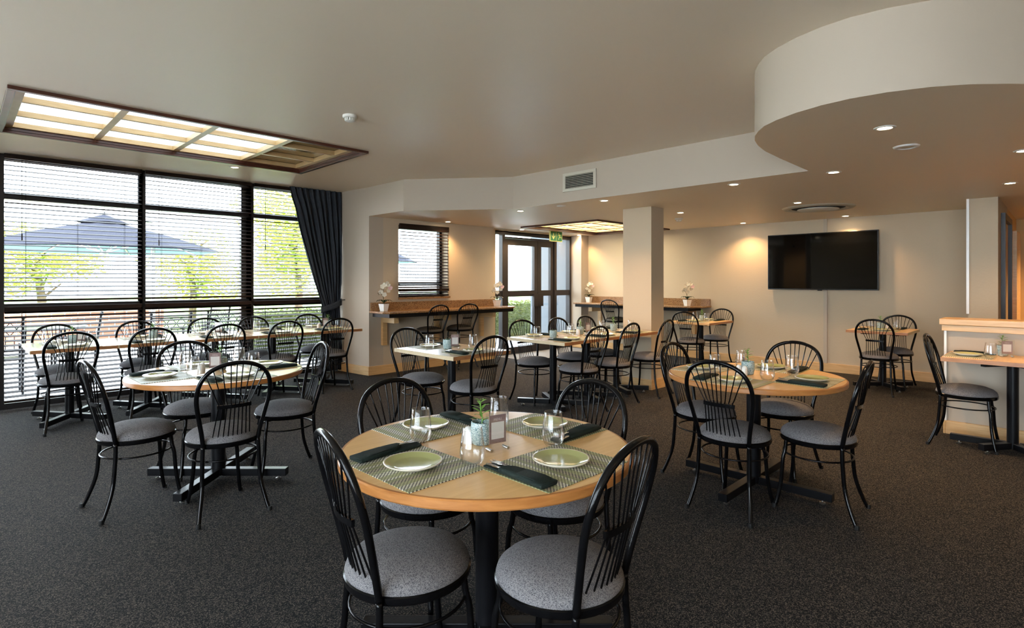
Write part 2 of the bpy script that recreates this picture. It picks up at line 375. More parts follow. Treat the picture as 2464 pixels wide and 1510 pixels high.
# ------------------------------------------------------------------ window wall
YW = 8.12
edges = [-3.53, -2.24, -.95, .34, 1.634, 2.924, 4.20]
for i in range(6):
    a, c = edges[i], edges[i+1]; t = .032
    f = B().box(a-t if i else a, YW-.05, 0, a+t, YW+.05, CZ).box(c-t, YW-.05, 0, c, YW+.05, CZ)
    f.box(a+t, YW-.05, 0, c-t, YW+.05, .06).box(a+t, YW-.05, CZ-.06, c-t, YW+.05, CZ)
    f.box(a+t, YW-.05, 1.04, c-t, YW+.05, 1.13).box(a+t, YW-.05, 2.26, c-t, YW+.05, 2.335)
    if i == 5: f.box(a-.10, YW+.05, 0, a-t, YW+.12, CZ)
    w = struct('window_%d' % (i+1), f, 'frame')
    for z0, z1 in ((.06, 1.04), (1.13, 2.26), (2.335, CZ-.06)):
        obj('glass_pane', B().box(a+t, YW-.004, z0, c-t, YW+.004, z1), 'pane', w)
struct('wall_sill_left', B().box(-4, 8.02, 0, -3.5, 8.3, CZ), 'wall')
def blind(x0, x1, zb, zt, yc, label, hr=.045):
    t = thing('venetian_blind', label, 'blind', ((x0+x1)/2, yc, zb), 0, 'dark wood venetian blinds')
    w = (x1-x0)/2; h = zt-zb
    obj('head_rail', B().box(-w, -.032, h-hr, w, .028, h), 'slat', t)
    obj('bottom_rail', B().box(-w, -.026, 0, w, .026, .022), 'slat', t)
    s = B(); z = .06; R = Matrix.Rotation(math.radians(17), 3, 'X')
    while z < h-.06:
        s.cbox((random.uniform(-.003, .003), 0, z), (2*w, .050, .0048), R); z += .050
    obj('slats', s, 'slat', t)
    for k in (-.72, 0, .72):
        obj('ladder_cord', B().tube([(k*w, -.026, 0), (k*w, -.026, h-.04)], .0012, 4).tube([(k*w, .026, 0), (k*w, .026, h-.04)], .0012, 4), 'slat', t)
    if h > 1: obj('tilt_wand', B().tube([(-w+.14, -.035, h-.05), (-w+.14, -.04, h-.85)], .003, 6).tube([(-w+.14, -.04, h-.85), (-w+.14, -.04, h-.92)], .006, 6), 'slat', t)
wn_ = ['left', 'middle', 'right']
for k, (a, c) in enumerate(((.37, 1.615), (1.65, 2.905), (2.945, 4.17))):
    blind(a, c, 1.155, 2.735, 8.03, 'dark wooden venetian blind over the upper panes of the %s window bay' % wn_[k])
    blind(a, c, .075, 1.10, 8.03, 'dark wooden venetian blind over the low panes of the %s window bay' % wn_[k])
blind(-.92, .31, .075, 2.735, 8.03, 'dark wooden venetian blind at the far left picture edge beside the left bay')
# small window over the counter
f = B().box(wx0, 7.36, wz0, wx0+.05, 7.44, wz1).box(wx1-.05, 7.36, wz0, wx1, 7.44, wz1).box(wx0, 7.36, wz0, wx1, 7.44, wz0+.05).box(wx0, 7.36, wz1-.05, wx1, 7.44, wz1).box(wx0, 7.36, 1.30, wx1, 7.44, 1.36)
w = struct('window_7', f, 'frame'); obj('glass_pane', B().box(wx0+.05, 7.396, wz0+.05, wx1-.05, 7.404, wz1-.05), 'pane', w)
obj('sill', B().box(wx0-.01, 7.17, wz0-.03, wx1+.03, 7.36, wz0), 'granite', w)
blind(wx0+.01, wx1-.0, wz0+.14, wz1+.02, 7.20, 'dark wooden venetian blind over the upper part of the small counter window', hr=.085)
blind(wx0+.01, wx1-.0, wz0+.01, wz0+.13, 7.20, 'dark wooden venetian blind strip at the foot of the small counter window')
# glazed doors
YD = 7.43
dr = struct('door_1', B().box(6.90, YD-.05, 2.23, 9.14, YD+.05, 2.30).box(6.90, YD-.05, 0, 6.955, YD+.05, 2.23).box(7.13, YD-.05, 0, 7.20, YD+.05, 2.23).box(8.60, YD-.05, 0, 8.67, YD+.05, 2.23).box(9.08, YD-.05, 0, 9.14, YD+.05, 2.23)
  .box(6.955, YD-.04, 0, 7.13, YD+.04, .12).box(8.67, YD-.04, 0, 9.08, YD+.04, .12).box(6.955, YD-.04, 1.08, 7.13, YD+.04, 1.19).box(8.67, YD-.04, 1.08, 9.08, YD+.04, 1.19).box(7.20, YD-.05, 2.17, 8.60, YD+.05, 2.20), 'frame')
for a, c in ((7.20, 8.12), (8.12, 8.60)):
    st = .10 if c-a > .6 else .10
    lf = obj('door_leaf', B().box(a+.004, YD-.03, .01, a+st, YD+.03, 2.165).box(c-st, YD-.03, .01, c-.004, YD+.03, 2.165).box(a+st, YD-.03, .01, c-st, YD+.03, .13).box(a+st, YD-.03, 2.05, c-st, YD+.03, 2.165).box(a+st, YD-.03, 1.08, c-st, YD+.03, 1.19), 'frame', dr)
    obj('glass_pane', B().box(a+st, YD-.004, .13, c-st, YD+.004, 1.08).box(a+st, YD-.004, 1.19, c-st, YD+.004, 2.05), 'pane', lf)
    hx = c-.11 if c-a > .6 else a+.02
    obj('push_plate', B().box(hx-.04, YD-.07, .88, hx+.10, YD-.03, 1.12), 'frame', lf)
for a, c in ((6.955, 7.13), (8.67, 9.08)): obj('glass_pane', B().box(a, YD-.004, .12, c, YD+.004, 1.08).box(a, YD-.004, 1.19, c, YD+.004, 2.23), 'pane', dr)

# ------------------------------------------------------------------ ceiling fixtures
def lightbox(name, label, x0, x1, y0, y1, z, nx, ny, depth, mats, latt, lw, group=None):
    t = thing(name, label, 'ceiling light', ((x0+x1)/2, (y0+y1)/2, z))
    w, h = (x1-x0)/2, (y1-y0)/2; e = .045
    fr = B().box(-w-e, -h-e, -.025, w+e, -h, .01).box(-w-e, h, -.025, w+e, h+e, .01).box(-w-e, -h, -.025, -w, h, .01).box(w, -h, -.025, w+e, h, .01)
    obj('frame', fr, 'darkwood', t, bevel=.003)
    s = B().box(-w, -h, 0, -w+.01, h, depth+.03).box(w-.01, -h, 0, w, h, depth+.03).box(-w, -h, 0, w, -h+.01, depth+.03).box(-w, h-.01, 0, w, h, depth+.03)
    obj('recess_lining', s, 'darkwood', t)
    for i in range(nx):
        a = -w+2*w*i/nx; c = -w+2*w*(i+1)/nx
        obj('frosted_panel', B().box(a, -h, depth+.02, c, h, depth+.03), mats[i], t)
    L = B()
    for i in range(nx+1):
        a = -w+2*w*i/nx; k = lw if 0 < i < nx else lw*1.2; a = max(-w+k/2, min(w-k/2, a))
        L.box(a-k/2, -h, depth-.03, a+k/2, h, depth+.018)
    for j in range(ny+1):
        a = -h+2*h*j/ny; k = lw*.7; a = max(-h+k/2, min(h-k/2, a))
        L.box(-w, a-k/2, depth-.028, w, a+k/2, depth+.017)
    obj('lattice', L, latt, t)
    return t
lightbox('skylight', 'long recessed skylight with pale lattice and dark frame above the window tables', .30, 3.03, 5.25, 6.77, CZ, 4, 3, .055, ['daypanel']*3+['dimpanel'], 'pine', .055)
lightbox('ceiling_lightbox', 'square glowing lattice light box with red-brown frame beside the pillar', 7.0, 9.1, 5.15, 6.70, SZ, 4, 3, .05, ['warmpanel']*4, 'pine', .10)
def make_downlight():
    t = thing('downlight', '', 'downlight')
    obj('trim_ring', B().lathe([(.038, -.001), (.040, -.006), (.058, -.004), (.060, 0)], 20), 'plastic', t, smooth=True)
    obj('lamp', B().lathe([(.0, -.003), (.038, -.003), (.038, .01), (0, .01)], 20), 'lamp', t)
    return t
DL = Proto(make_downlight)
lights = [(4.04, .80, 'lowered', 'on the curved nose of the lowered ceiling, largest of all'), (5.38, 1.44, 'l', 'just right of the pointed end of the bulkhead'), (7.18, .40, 'l', 'near the stub wall at the right edge'), (5.46, .23, 'l', 'cut by the right picture edge'),
 (7.17, 2.31, 'l', 'touching the round air diffuser'), (5.37, 2.31, 'l', 'along the bulkhead edge above the pillar side'), (5.38, 3.85, 'l', 'left of the pillar head'), (7.08, 3.79, 'l', 'just right of the pillar head'),
 (9.07, 3.75, 'l', 'by the wall left of the television'), (9.13, 2.29, 'l', 'by the wall above the television'), (7.37, 7.11, 'l', 'over the glazed doors left of the light box'), (9.07, 7.12, 'l', 'in the corner right of the exit sign'),
 (5.55, 6.99, 'l', 'above the small counter window'), (5.38, 5.22, 'l', 'under the bulkhead corner left of the light box'), (2.37, 7.07, 'm', 'between the skylight and the window blinds')]
def lamp_light(x, y, z, e, parent=None, ang=125):
    l = bpy.data.lights.new('downlight_or_added_beam', 'SPOT'); l.energy = e*.7; l.color = (1, .62, .30); l.spot_size = math.radians(ang); l.spot_blend = .7; l.shadow_soft_size = .035
    o = bpy.data.objects.new('downlight_or_added_beam', l); C.objects.link(o)
    if parent: o.parent = parent; o.location = (0, 0, -.015)
    else: o.location = (x, y, z)
for x, y, k, d in lights:
    z = CZ if k == 'm' else SZ
    o = DL.put((x, y, z), 0, 'small round warm downlight '+d, 'recessed downlights')
    lamp_light(x, y, z, {5.38: 19, 4.04: 12, 5.46: 8, 7.18: 14, 9.13: 20, 9.07: 15, 5.55: 20}.get(x, 28), o)
for x, y in ((5.4, -1.5), (7.2, -1.5), (9.0, -1.5), (10.2, -.7), (10.8, -.4)): lamp_light(x, y, SZ-.01, 75 if x > 9.5 else 20)  # unseen spots added out of view, no fittings; last two light the corridor
for x, y in ((-2, 0), (1.5, -1.5), (-2, 3.5), (1.2, -3)): lamp_light(x, y, CZ-.01, 30)  # unseen spots added on the main ceiling to brighten the foreground

t = thing('air_diffuser', 'large round ceiling air diffuser with dark slots', 'vent', (7.84, 2.28, SZ))
obj('outer_ring', B().lathe([(.30, .0), (.31, -.012), (.40, -.016), (.42, 0)], 48), 'alu', t, smooth=True)
obj('dark_slot', B().lathe([(.22, -.024), (.30, -.010), (.312, -.006)], 48), 'void', t)
obj('middle_ring', B().lathe([(.325, -.014), (.34, -.022), (.36, -.016)], 48), 'alu', t, smooth=True)
obj('centre_disc', B().lathe([(0, -.034), (.225, -.034), (.24, -.028), (.235, -.02)], 48), 'plastic', t, smooth='auto')
t = thing('ceiling_speaker', 'small round ceiling speaker on the curved nose of the lowered ceiling', 'speaker', (4.71, .805, SZ))
obj('ring', B().lathe([(.05, -.002), (.055, -.012), (.075, -.008), (.08, 0)], 28), 'white', t, smooth=True)
obj('grille', B().lathe([(0, -.012), (.03, -.010), (.052, -.003)], 28), 'alu', t, smooth=True)
tag(obj('ceiling_rose', B().lathe([(0, -.012), (.03, -.012), (.055, -.006), (.06, 0)], 24), 'plastic', smooth=True, loc=(5.384, 4.51, SZ)), 'tiny blank round disc on the lowered ceiling under the vent grille', 'ceiling disc')
def make_smoke():
    t = thing('smoke_detector', '', 'smoke detector')
    obj('base', B().lathe([(.0, 0), (.058, 0), (.058, -.018), (.05, -.024), (0, -.024)], 28), 'plastic', t, smooth='auto')
    s = B()
    for k in range(12):
        a = k*PI/6; s.cbox((.038*math.cos(a), .038*math.sin(a), -.034), (.006, .012, .022), Matrix.Rotation(a, 3, 'Z'))
    obj('cage', s, 'plastic', t)
    obj('sensor_cap', B().lathe([(0, -.052), (.025, -.052), (.038, -.046), (.038, -.042), (0, -.042)], 24), 'plastic', t, smooth='auto')
    return t
SM = Proto(make_smoke)
SM.put((2.30, 4.19, CZ), 0, 'white smoke detector alone on the main ceiling right of the skylight', 'smoke detectors')
SM.put((7.72, 4.16, SZ), 0, 'white smoke detector on the lowered ceiling just right of the pillar', 'smoke detectors')
# bulkhead vent grille
t = thing('vent_grille', 'rectangular aluminium air grille on the bulkhead face', 'vent', (5.168, 4.05, 2.55))
fr = B().box(-.014, -.245, -.11, 0, .245, -.075).box(-.014, -.245, .075, 0, .245, .11).box(-.014, -.245, -.075, 0, -.205, .075).box(-.014, .205, -.075, 0, .245, .075)
obj('frame', fr, 'alu', t, bevel=.002); obj('backing', B().box(-.003, -.205, -.075, 0, .205, .075), 'void', t)
lv = B()
for k in range(8): lv.cbox((-.009, 0, -.066+k*.019), (.010, .41, .0022), Matrix.Rotation(.5, 3, 'Y'))
obj('louvres', lv, 'alu', t)
# exit sign
t = thing('exit_sign', 'green hanging exit sign with down arrow and running figure', 'sign', (8.02, 6.85, 2.215))
obj('panel', B().box(-.175, -.012, -.098, .175, .012, .098), 'signyellow', t, bevel=.003)
for sgn in (-1, 1): obj('hanger', B().tube([(.15*sgn, 0, .098), (.15*sgn, 0, .104), (.15*sgn, -.01, .105)], .004, 6), 'frame', t)
obj('left_field', B().box(-.163, -.015, -.085, -.006, -.0121, .085), 'signgreen', t); obj('right_field', B().box(.006, -.015, -.085, .163, -.0121, .085), 'signgreen', t)
ar = B(); A = [(-.008, .06), (.008, .06), (.008, -.02), (.035, .01), (.052, .01), (0, -.062), (-.052, .01), (-.035, .01), (-.008, -.02)]
ar.add([(x-.085, -.0158, z) for x, z in A]+[(x-.085, -.0150, z) for x, z in A], [tuple(range(9)), tuple(range(9, 18))[::-1]]+[(i, (i+1) % 9, 9+(i+1) % 9, 9+i) for i in range(9)])
obj('down_arrow', ar, 'signyellow', t)
mn = B(); P = lambda *q: [(x+.085, -.0155, z) for x, z in q]
mn.lathe([(0, -.001), (.012, -.001), (.012, .001), (0, .001)], 12); mn.v = [(x-.005+.085-.012, -.0155+z*.3, y+.058) for x, y, z in mn.v]
mn.tube(P((-.008, .035), (.012, -.005)), .009, 6).tube(P((.012, -.005), (-.012, -.025), (-.022, -.06)), .0065, 6).tube(P((.012, -.005), (.036, -.022), (.052, -.018)), .0065, 6).tube(P((-.008, .035), (.02, .03), (.036, .012)), .005, 6).tube(P((-.008, .035), (-.034, .022), (-.04, .002)), .005, 6)
obj('running_figure', mn, 'signyellow', t)
# television
t = thing('television', 'large black flat television mounted on the cream wall', 'television', (9.38, 2.68, 1.24))
obj('casing', B().box(-.085, -.765, 0, -.045, .765, .87), 'bezel', t, bevel=.004)
obj('screen', B().box(-.0875, -.752, .016, -.0851, .752, .858), 'screen', t)
obj('wall_bracket', B().box(-.045, -.25, .2, 0, .25, .65), 'black2', t)
obj('sensor_bump', B().box(-.088, -.03, -.012, -.06, .03, .0), 'bezel', t)
tag(obj('wall_sensor', B().lathe([(0, 0), (.02, 0), (.022, -.03), (.012, -.045), (0, -.05)], 16), 'bezel', smooth='auto', loc=(6.545, 3.95, 2.1)), 'tiny dark sensor high on the right side of the pillar', 'sensor')

# ------------------------------------------------------------------ bar counters
def bracket(par, loc, ang):
    M4 = Matrix.Translation(loc) @ Matrix.Rotation(ang, 4, 'Z')
    b = B().box(-.04, .0, -.43, .04, .05, 0).box(-.04, -.30, -.09, .04, 0, 0); b.v = [tuple(M4 @ Vector(v)) for v in b.v]
    obj('wooden_bracket', b, 'maple', par, bevel=.003)
t = thing('bar_counter', 'granite bar counter on wooden brackets under the small window', 'counter', (5.5, 7.207, 0))
obj('countertop', B().prism([(-1.24, -.004), (-1.26, -.40), (-1.20, -.49), (1.26, -.49), (1.34, -.44), (1.34, -.004)], .91, .94), 'granite', t, bevel=.006)
obj('splashback', B().box(-1.22, -.024, .94, 1.235, -.002, 1.06), 'granite', t, bevel=.003)
obj('apron', B().box(-1.19, -.46, .855, 1.28, -.02, .91), 'black2', t)
for x in (-1.0, -.03, .93): bracket(t, (x, -.052, .855), 0)
t = thing('bar_counter', 'granite bar counter along the television wall behind the pillar', 'counter', (9.38, 5.7, 0))
obj('countertop', B().prism([(-.004, -1.27), (-.36, -1.27), (-.50, -1.12), (-.53, -.9), (-.53, 1.40), (-.004, 1.40)], .91, .94), 'granite', t, bevel=.006)
obj('splashback', B().box(-.024, -1.25, .94, -.002, 1.40, 1.06), 'granite', t, bevel=.003)
obj('apron', B().box(-.49, -1.08, .855, -.02, 1.38, .91), 'black2', t)
for y in (-.95, .1, 1.1): bracket(t, (-.052, y, .855), -PI/2)
def make_orchid():
    t = thing('potted_orchid', '', 'orchid')
    def sq(r0, r1, z0, z1, m, nm):
        obj(nm, B().add([(s*r0, q*r0, z0) for s, q in ((-1, -1), (1, -1), (1, 1), (-1, 1))]+[(s*r1, q*r1, z1) for s, q in ((-1, -1), (1, -1), (1, 1), (-1, 1))], [(0, 3, 2, 1), (4, 5, 6, 7)]+[(i, (i+1) % 4, 4+(i+1) % 4, 4+i) for i in range(4)]), m, t, bevel=.002)
    sq(.038, .055, 0, .105, 'white', 'pot'); sq(.045, .049, .1, .109, 'soil', 'soil')
    st = B().tube([(0, 0, .1), (-.01, 0, .25), (.0, .0, .37), (.05, -.02, .41), (.09, -.05, .37)], .0028, 6).tube([(.01, 0, .1), (-.005, .01, .2), (-.05, .02, .27), (-.085, .03, .26)], .0022, 6)
    obj('stem', st, 'stem', t, smooth=True)
    for ang, L in ((.2, .12), (1.6, .10), (3.0, .13), (4.3, .11), (5.4, .12)):
        lf = B(); vs = []
        for i in range(7):
            u = i/6; w = .022*math.sin(PI*min(1, u*.9+.08)); r = L*u; z = .11+.05*math.sin(u*2.6)
            for k in (-1, 0, 1): vs.append((r*math.cos(ang)-k*w*math.sin(ang), r*math.sin(ang)+k*w*math.cos(ang), z-abs(k)*-.006))
        fs = [(i*3+k, i*3+k+1, i*3+k+4, i*3+k+3) for i in range(6) for k in (0, 1)]
        obj('leaf', lf.add(vs, fs), 'orleaf', t, smooth=True)
    rnd = random.Random(3)
    for i, p in enumerate([(.0, -.02, .38), (-.03, 0, .355), (.03, -.03, .40), (.055, -.03, .375), (.075, -.05, .335), (.02, .01, .345), (-.04, .02, .28), (.0, -.01, .24), (.06, -.03, .30)]):
        fl = B(); R = Matrix.Rotation(rnd.uniform(-.6, .6), 3, 'X') @ Matrix.Rotation(rnd.uniform(0, 6.28), 3, 'Z')
        for k in range(5):
            a = k*2*PI/5; q = [Vector((0, 0, 0)), Vector((.010, -.012, .003)), Vector((.022, -.018, .005)), Vector((.033, -.012, .007)), Vector((.037, 0, .008)), Vector((.033, .012, .007)), Vector((.022, .018, .005)), Vector((.010, .012, .003))]
            RR = Matrix.Rotation(-PI/4+.3*(i % 3), 3, 'Z') @ Matrix.Rotation(PI/2, 3, 'X') @ R @ Matrix.Rotation(a, 3, 'Z')
            fl.add([RR @ v+Vector(p) for v in q], [tuple(range(8))])
        obj('flower', fl, 'pinkpetal' if i == 4 else 'petal', t)
    bd = B()
    for p in ((.09, -.05, .36), (.088, -.055, .33), (-.085, .03, .26), (-.07, .03, .24)): bd.lathe([(0, -.008), (.006, -.003), (.006, .003), (0, .008)], 6, p)
    obj('bud', bd, 'stem', t)
    return t
OR = Proto(make_orchid)
OR.put((4.40, 7.03, .94), .2, 'white orchid in square white pot at the left end of the window counter', 'potted orchids')
OR.put((6.66, 7.03, .94), -.2, 'orchid in white pot at the window counter end beside the glazed doors', 'potted orchids')
OR.put((9.20, 6.97, .94), .1, 'white orchid in white pot in the corner right of the glazed doors', 'potted orchids')
OR.put((9.15, 4.77, .94), -.35, 'white orchid in white pot at the near end of the television-wall counter', 'potted orchids')

# ------------------------------------------------------------------ chairs
def cr(pts, n=6):
    """Catmull-Rom smoothing"""
    P = [Vector(p) for p in pts]; P = [2*P[0]-P[1]]+P+[2*P[-1]-P[-2]]; out = []
    for i in range(1, len(P)-2):
        for k in range(n):
            t = k/n; a, b_, c, d = P[i-1:i+3]
            out.append(.5*((2*b_)+(c-a)*t+(2*a-5*b_+4*c-d)*t*t+(3*b_-a-3*c+d)*t**3))
    out.append(P[-2]); return out
def make_chair(name='dining_chair', up=0.0, bs=1.0, seatmat='fabric', ring_z=.335):
    t = thing(name, '', 'stool' if up else 'chair')
    sz = .43+up
    Z = lambda z: sz+(z-.43)*bs
    obj('seat', B().lathe([(0, sz-.004), (.19, sz-.004), (.203, sz+.006), (.205, sz+.018), (.198, sz+.036), (.18, sz+.052), (.14, sz+.068), (.08, sz+.078), (0, sz+.081)], 40), seatmat, t, smooth=True)
    obj('seat_ring', B().lathe([(.185, sz-.018), (.205, sz-.018), (.209, sz-.010), (.209, sz+.006), (.204, sz+.010), (.198, sz+.004), (.185, sz-.018)], 40), 'black', t, smooth='auto')
    half = [(.150, -.155, Z(.43)), (.160, -.168, Z(.50)), (.180, -.190, Z(.60)), (.197, -.214, Z(.70)), (.190, -.238, Z(.79)), (.150, -.258, Z(.86)), (.080, -.270, Z(.898)), (0, -.274, Z(.910))]
    pts = [(-x, y, z) for x, y, z in half[:-1]]+[(0, -.274, Z(.910))]+half[:-1][::-1]
    hoop = cr(pts, 5)
    obj('hoop_frame', B().tube(hoop, .0125, 10), 'black', t, smooth=True)
    zb = Z(.655); yb = -.215
    bar = B()
    for k in range(8):
        u0 = -1+k/4; u1 = u0+.25; c = lambda u: (u*.093, yb-.016*(1-u*u))
        (xa, ya), (xb, yb2) = c(u0), c(u1)
        for q in ((zb-.011, zb+.011),):
            bar.add([(xa, ya-.005, q[0]), (xb, yb2-.005, q[0]), (xb, yb2+.005, q[0]), (xa, ya+.005, q[0]), (xa, ya-.005, q[1]), (xb, yb2-.005, q[1]), (xb, yb2+.005, q[1]), (xa, ya+.005, q[1])], [(0, 3, 2, 1), (4, 5, 6, 7), (0, 1, 5, 4), (3, 7, 6, 2), (0, 4, 7, 3), (1, 2, 6, 5)])
    obj('crossbar', bar, 'black', t)
    def hp(x):
        best = min((p for p in hoop if p.z > Z(.72)), key=lambda p: abs(p.x-x)); return best
    for i in range(-4, 5):
        xt = i*.040; p = hp(xt); xb = i*.0212; yy = yb-.016*(1-(xb/.093)**2)
        x0 = i*.026; y0 = -math.sqrt(.19**2-x0*x0)+.012
        obj('spindle', B().tube(cr([(x0, y0, sz+.01), (xb, yy, zb), (xb+(xt-xb)*.12, yy-.008, zb+.035*bs), (p.x, p.y, p.z)], 3), .0034, 6), 'black', t, smooth=True)
    def legs(s, rear):
        if rear: P = [(.150*s, -.155, sz), (.153*s, -.156, sz-.06), (.155*s, -.160, .30), (.160*s, -.172, .18), (.178*s, -.205, .07), (.192*s, -.235, .0)]
        else: P = [(.105*s, .150, sz-.01), (.112*s, .156, sz-.08), (.122*s, .165, .30), (.130*s, .172, .18), (.142*s, .188, .07), (.155*s, .205, .0)]
        lg = obj('leg', B().tube(cr(P, 4), .0115, 10), 'black', t, smooth=True)
        f = P[-1]; obj('foot_cap', B().lathe([(0, 0), (.0135, 0), (.0135, .018), (.0118, .024), (0, .024)], 12, (f[0], f[1]-(.0 if rear else 0), 0)), 'rubber', lg, smooth='auto')
    for s in (-1, 1): legs(s, True); legs(s, False)
    rz = ring_z+up*.9
    obj('foot_ring', B().tube([(.190*math.cos(k*PI/20), .190*math.sin(k*PI/20)-.0, rz) for k in range(40)], .0055, 8, closed=True), 'black', t, smooth=True)
    return t
CH = Proto(make_chair)
ST = Proto(lambda: make_chair('bar_stool', .17, .86, 'backlit_fabric'))
FACE = {'+Y': 0, '-Y': PI, '+X': -PI/2, '-X': PI/2}
for i, (x, y, f, d) in enumerate([(5.13, 6.93, '+Y', 'left one at the window counter'), (5.735, 6.93, '+Y', 'right one at the window counter'), (9.08, 6.22, '+X', 'at the television-wall counter behind the pillar')]):
    ST.put((x, y, 0), FACE[f]+(.06, -.05, .03)[i], 'black metal hoop-back bar stool, '+d, 'hoop-back bar stools')

# ------------------------------------------------------------------ tables
def base_parts(t, arms, L, H=.715, cw=.045, armw=.028):
    obj('column', B().lathe([(0, .03), (cw, .03), (cw, H), (0, H)], 20), 'black2', t, smooth='auto')
    for a, Ln in arms:
        R = Matrix.Rotation(a, 3, 'Z')
        s = B(); s.cbox(R @ Vector((Ln/2+.02, 0, .052)), (Ln-.04, armw*2, .05), R)
        ar = obj('base_arm', s, 'black2', t, bevel=.003)
        e = R @ Vector((Ln-.06, 0, 0)); obj('glide', B().lathe([(0, 0), (.016, 0), (.018, .008), (.006, .012), (.006, .028), (0, .028)], 12, tuple(e)), 'chrome', ar, smooth='auto')
        s = B(); s.cbox(R @ Vector((.16, 0, H-.012)), (.24, .04, .02), R); obj('top_support', s, 'black2', t)
def round_table(x, y, label, a0):
    t = thing('round_table', label, 'table', (x, y, 0), 0)
    R = .55
    tp = obj('tabletop', B().lathe([(0, .718), (R-.012, .718), (R-.010, .75), (0, .75)], 72), 'beech', t, smooth='auto')
    obj('edge_lipping', B().lathe([(R-.012, .7165), (R-.003, .717), (R, .722), (R, .745), (R-.004, .7495), (R-.012, .7503)], 72), 'beech_edge', tp, smooth='auto')
    base_parts(t, [(a0+k*PI/2, .48) for k in range(4)], .48)
    return t
def rect_table(x, y, wx, wy, label, top='ash', edge='ash_edge', edge2='warm_edge', base=True, arms=None, group=None):
    t = thing('dining_table', label, 'table', (x, y, 0), 0, group)
    w, h = wx/2, wy/2
    tp = obj('tabletop', B().box(-w+.006, -h+.006, .718, w-.006, h-.006, .7502), top, t)
    for q in ((-w, -w+.006), (w-.006, w)): obj('end_lipping', B().box(q[0], -h, .718, q[1], h, .75), edge, tp)
    for q in ((-h, -h+.006), (h-.006, h)): obj('side_lipping', B().box(-w+.006, q[0], .718, w-.006, q[1], .75), edge2, tp)
    a = math.atan2(h*.8, w*.72); L = math.hypot(h*.8, w*.72)
    base_parts(t, arms or [(a, L), (PI-a, L), (PI+a, L), (-a, L)], L, cw=.038, armw=.025)
    return t
TAB = {}
def reg(k, x, y, phrase, hl): TAB[k] = (x, y, phrase, hl)
round_table(1.449, 1.585, 'large round beech table in the foreground, laid for four', PI/4); reg('T1', 1.449, 1.585, 'the foreground round table', .50)
round_table(1.30, 4.20, 'round beech table at left between foreground and window tables', PI/4); reg('T2', 1.30, 4.20, 'the left round table', .50)
round_table(3.80, 1.50, 'round beech table at right, standing clear on the carpet', 0.0); reg('T3', 3.80, 1.50, 'the right round table', .50)
rect_table(3.235, 4.02, .67, .87, 'small pale table for two in front of the window counter'); reg('T4', 3.235, 4.02, 'the small counter-side table', .435)
for k, x in enumerate((4.69, 5.30, 5.90)):
    w = ('left end', 'middle', 'right end')[k]
    rect_table(x-.03, 4.02, .608, .83, 'square pale table, %s of three joined before the pillar' % w, group='three joined tables'); reg('T5%d' % k, x-.03, 4.02, 'the %s pillar-side table' % ('left', 'middle', 'right')[k], .415)
rect_table(8.27, 4.08, .82, .66, 'small wooden table for two near the television-wall counter', 'beech', 'maple', 'warm_edge'); reg('T6', 8.27, 4.08, 'the far-counter table', .41)
rect_table(8.48, 1.70, .76, .66, 'small wooden table for two below right of the television', 'beech', 'warm_edge', 'ash_edge'); reg('T7', 8.48, 1.70, 'the television table', .38)
rect_table(6.035, .32, .57, .86, 'wooden table at the right edge against the low wall', 'beech', 'beech_edge', 'beech_edge', arms=[(PI/2, .4), (PI*.80, .30), (-PI/2, .4), (-PI*.80, .30)]); reg('T8', 6.035, .32, 'the right-edge table', .43)
nm9 = ('leftmost', 'second', 'middle', 'fourth', 'rightmost')
for k in range(5):
    x = .802+k*.664
    rect_table(x, 7.0, .662, .86, '%s of the five tables joined in a row along the window' % nm9[k], 'ash', 'ash_edge', 'warm_edge', group='window table row'); reg('T9%d' % k, x, 7.0, 'the %s window-row table' % nm9[k], .43)
G = 'black hoop-back dining chairs'
chairs = [
 (1.07, 1.56, '+X', -.20, 'near left at the foreground round table'), (1.375, 1.16, '+Y', .12, 'near right at the foreground round table'),
 (1.47, 1.99, '-Y', .05, 'far left at the foreground round table'), (1.84, 1.57, '-X', -.03, 'far right at the foreground round table'),
 (.80, 4.09, '+X', .10, 'left side of the left round table'), (1.16, 3.65, '+Y', -.05, 'near side of the left round table'),
 (1.25, 4.53, '-Y', .0, 'window side of the left round table'), (1.70, 4.03, '-X', -.15, 'right side of the left round table'),
 (3.38, 1.45, '+X', .0, 'nearest at the right round table'), (3.71, 1.08, '+Y', .08, 'right side of the right round table'),
 (3.80, 1.84, '-Y', .0, 'left side of the right round table'), (4.27, 1.48, '-X', .0, 'far side of the right round table'),
 (3.13, 4.33, '-Y', .0, 'far side of the small table before the counter'), (3.21, 3.69, '+Y', -.03, 'near side of the small table before the counter'),
 (4.70, 4.33, '-Y', -.2, 'far left at the three joined tables'), (5.35, 4.28, '-Y', .0, 'far middle at the three joined tables'), (5.90, 4.27, '-Y', .0, 'far right at the three joined tables'),
 (4.67, 3.67, '+Y', .0, 'near left at the three joined tables'), (5.26, 3.66, '+Y', .05, 'near middle at the three joined tables'), (5.99, 3.64, '+Y', .1, 'near right at the joined tables, by the pillar'),
 (8.02, 4.12, '+X', .1, 'left side of the table by the far counter'), (8.72, 4.06, '-X', .0, 'right side of the table by the far counter'),
 (8.07, 1.66, '+X', .0, 'near side of the table below the television'), (8.72, 1.62, '-X', .0, 'wall side of the table below the television'),
 (6.00, .61, '-Y', .0, 'at the right-edge table by the low wall')]
n9 = ('leftmost', 'second from left', 'middle', 'fourth from left', 'rightmost')
for k in range(5):
    chairs.append((.74+k*.66, 6.66, '+Y', (.05, -.04, .03, 0, -.06)[k], 'room side of the window table row, '+n9[k]))
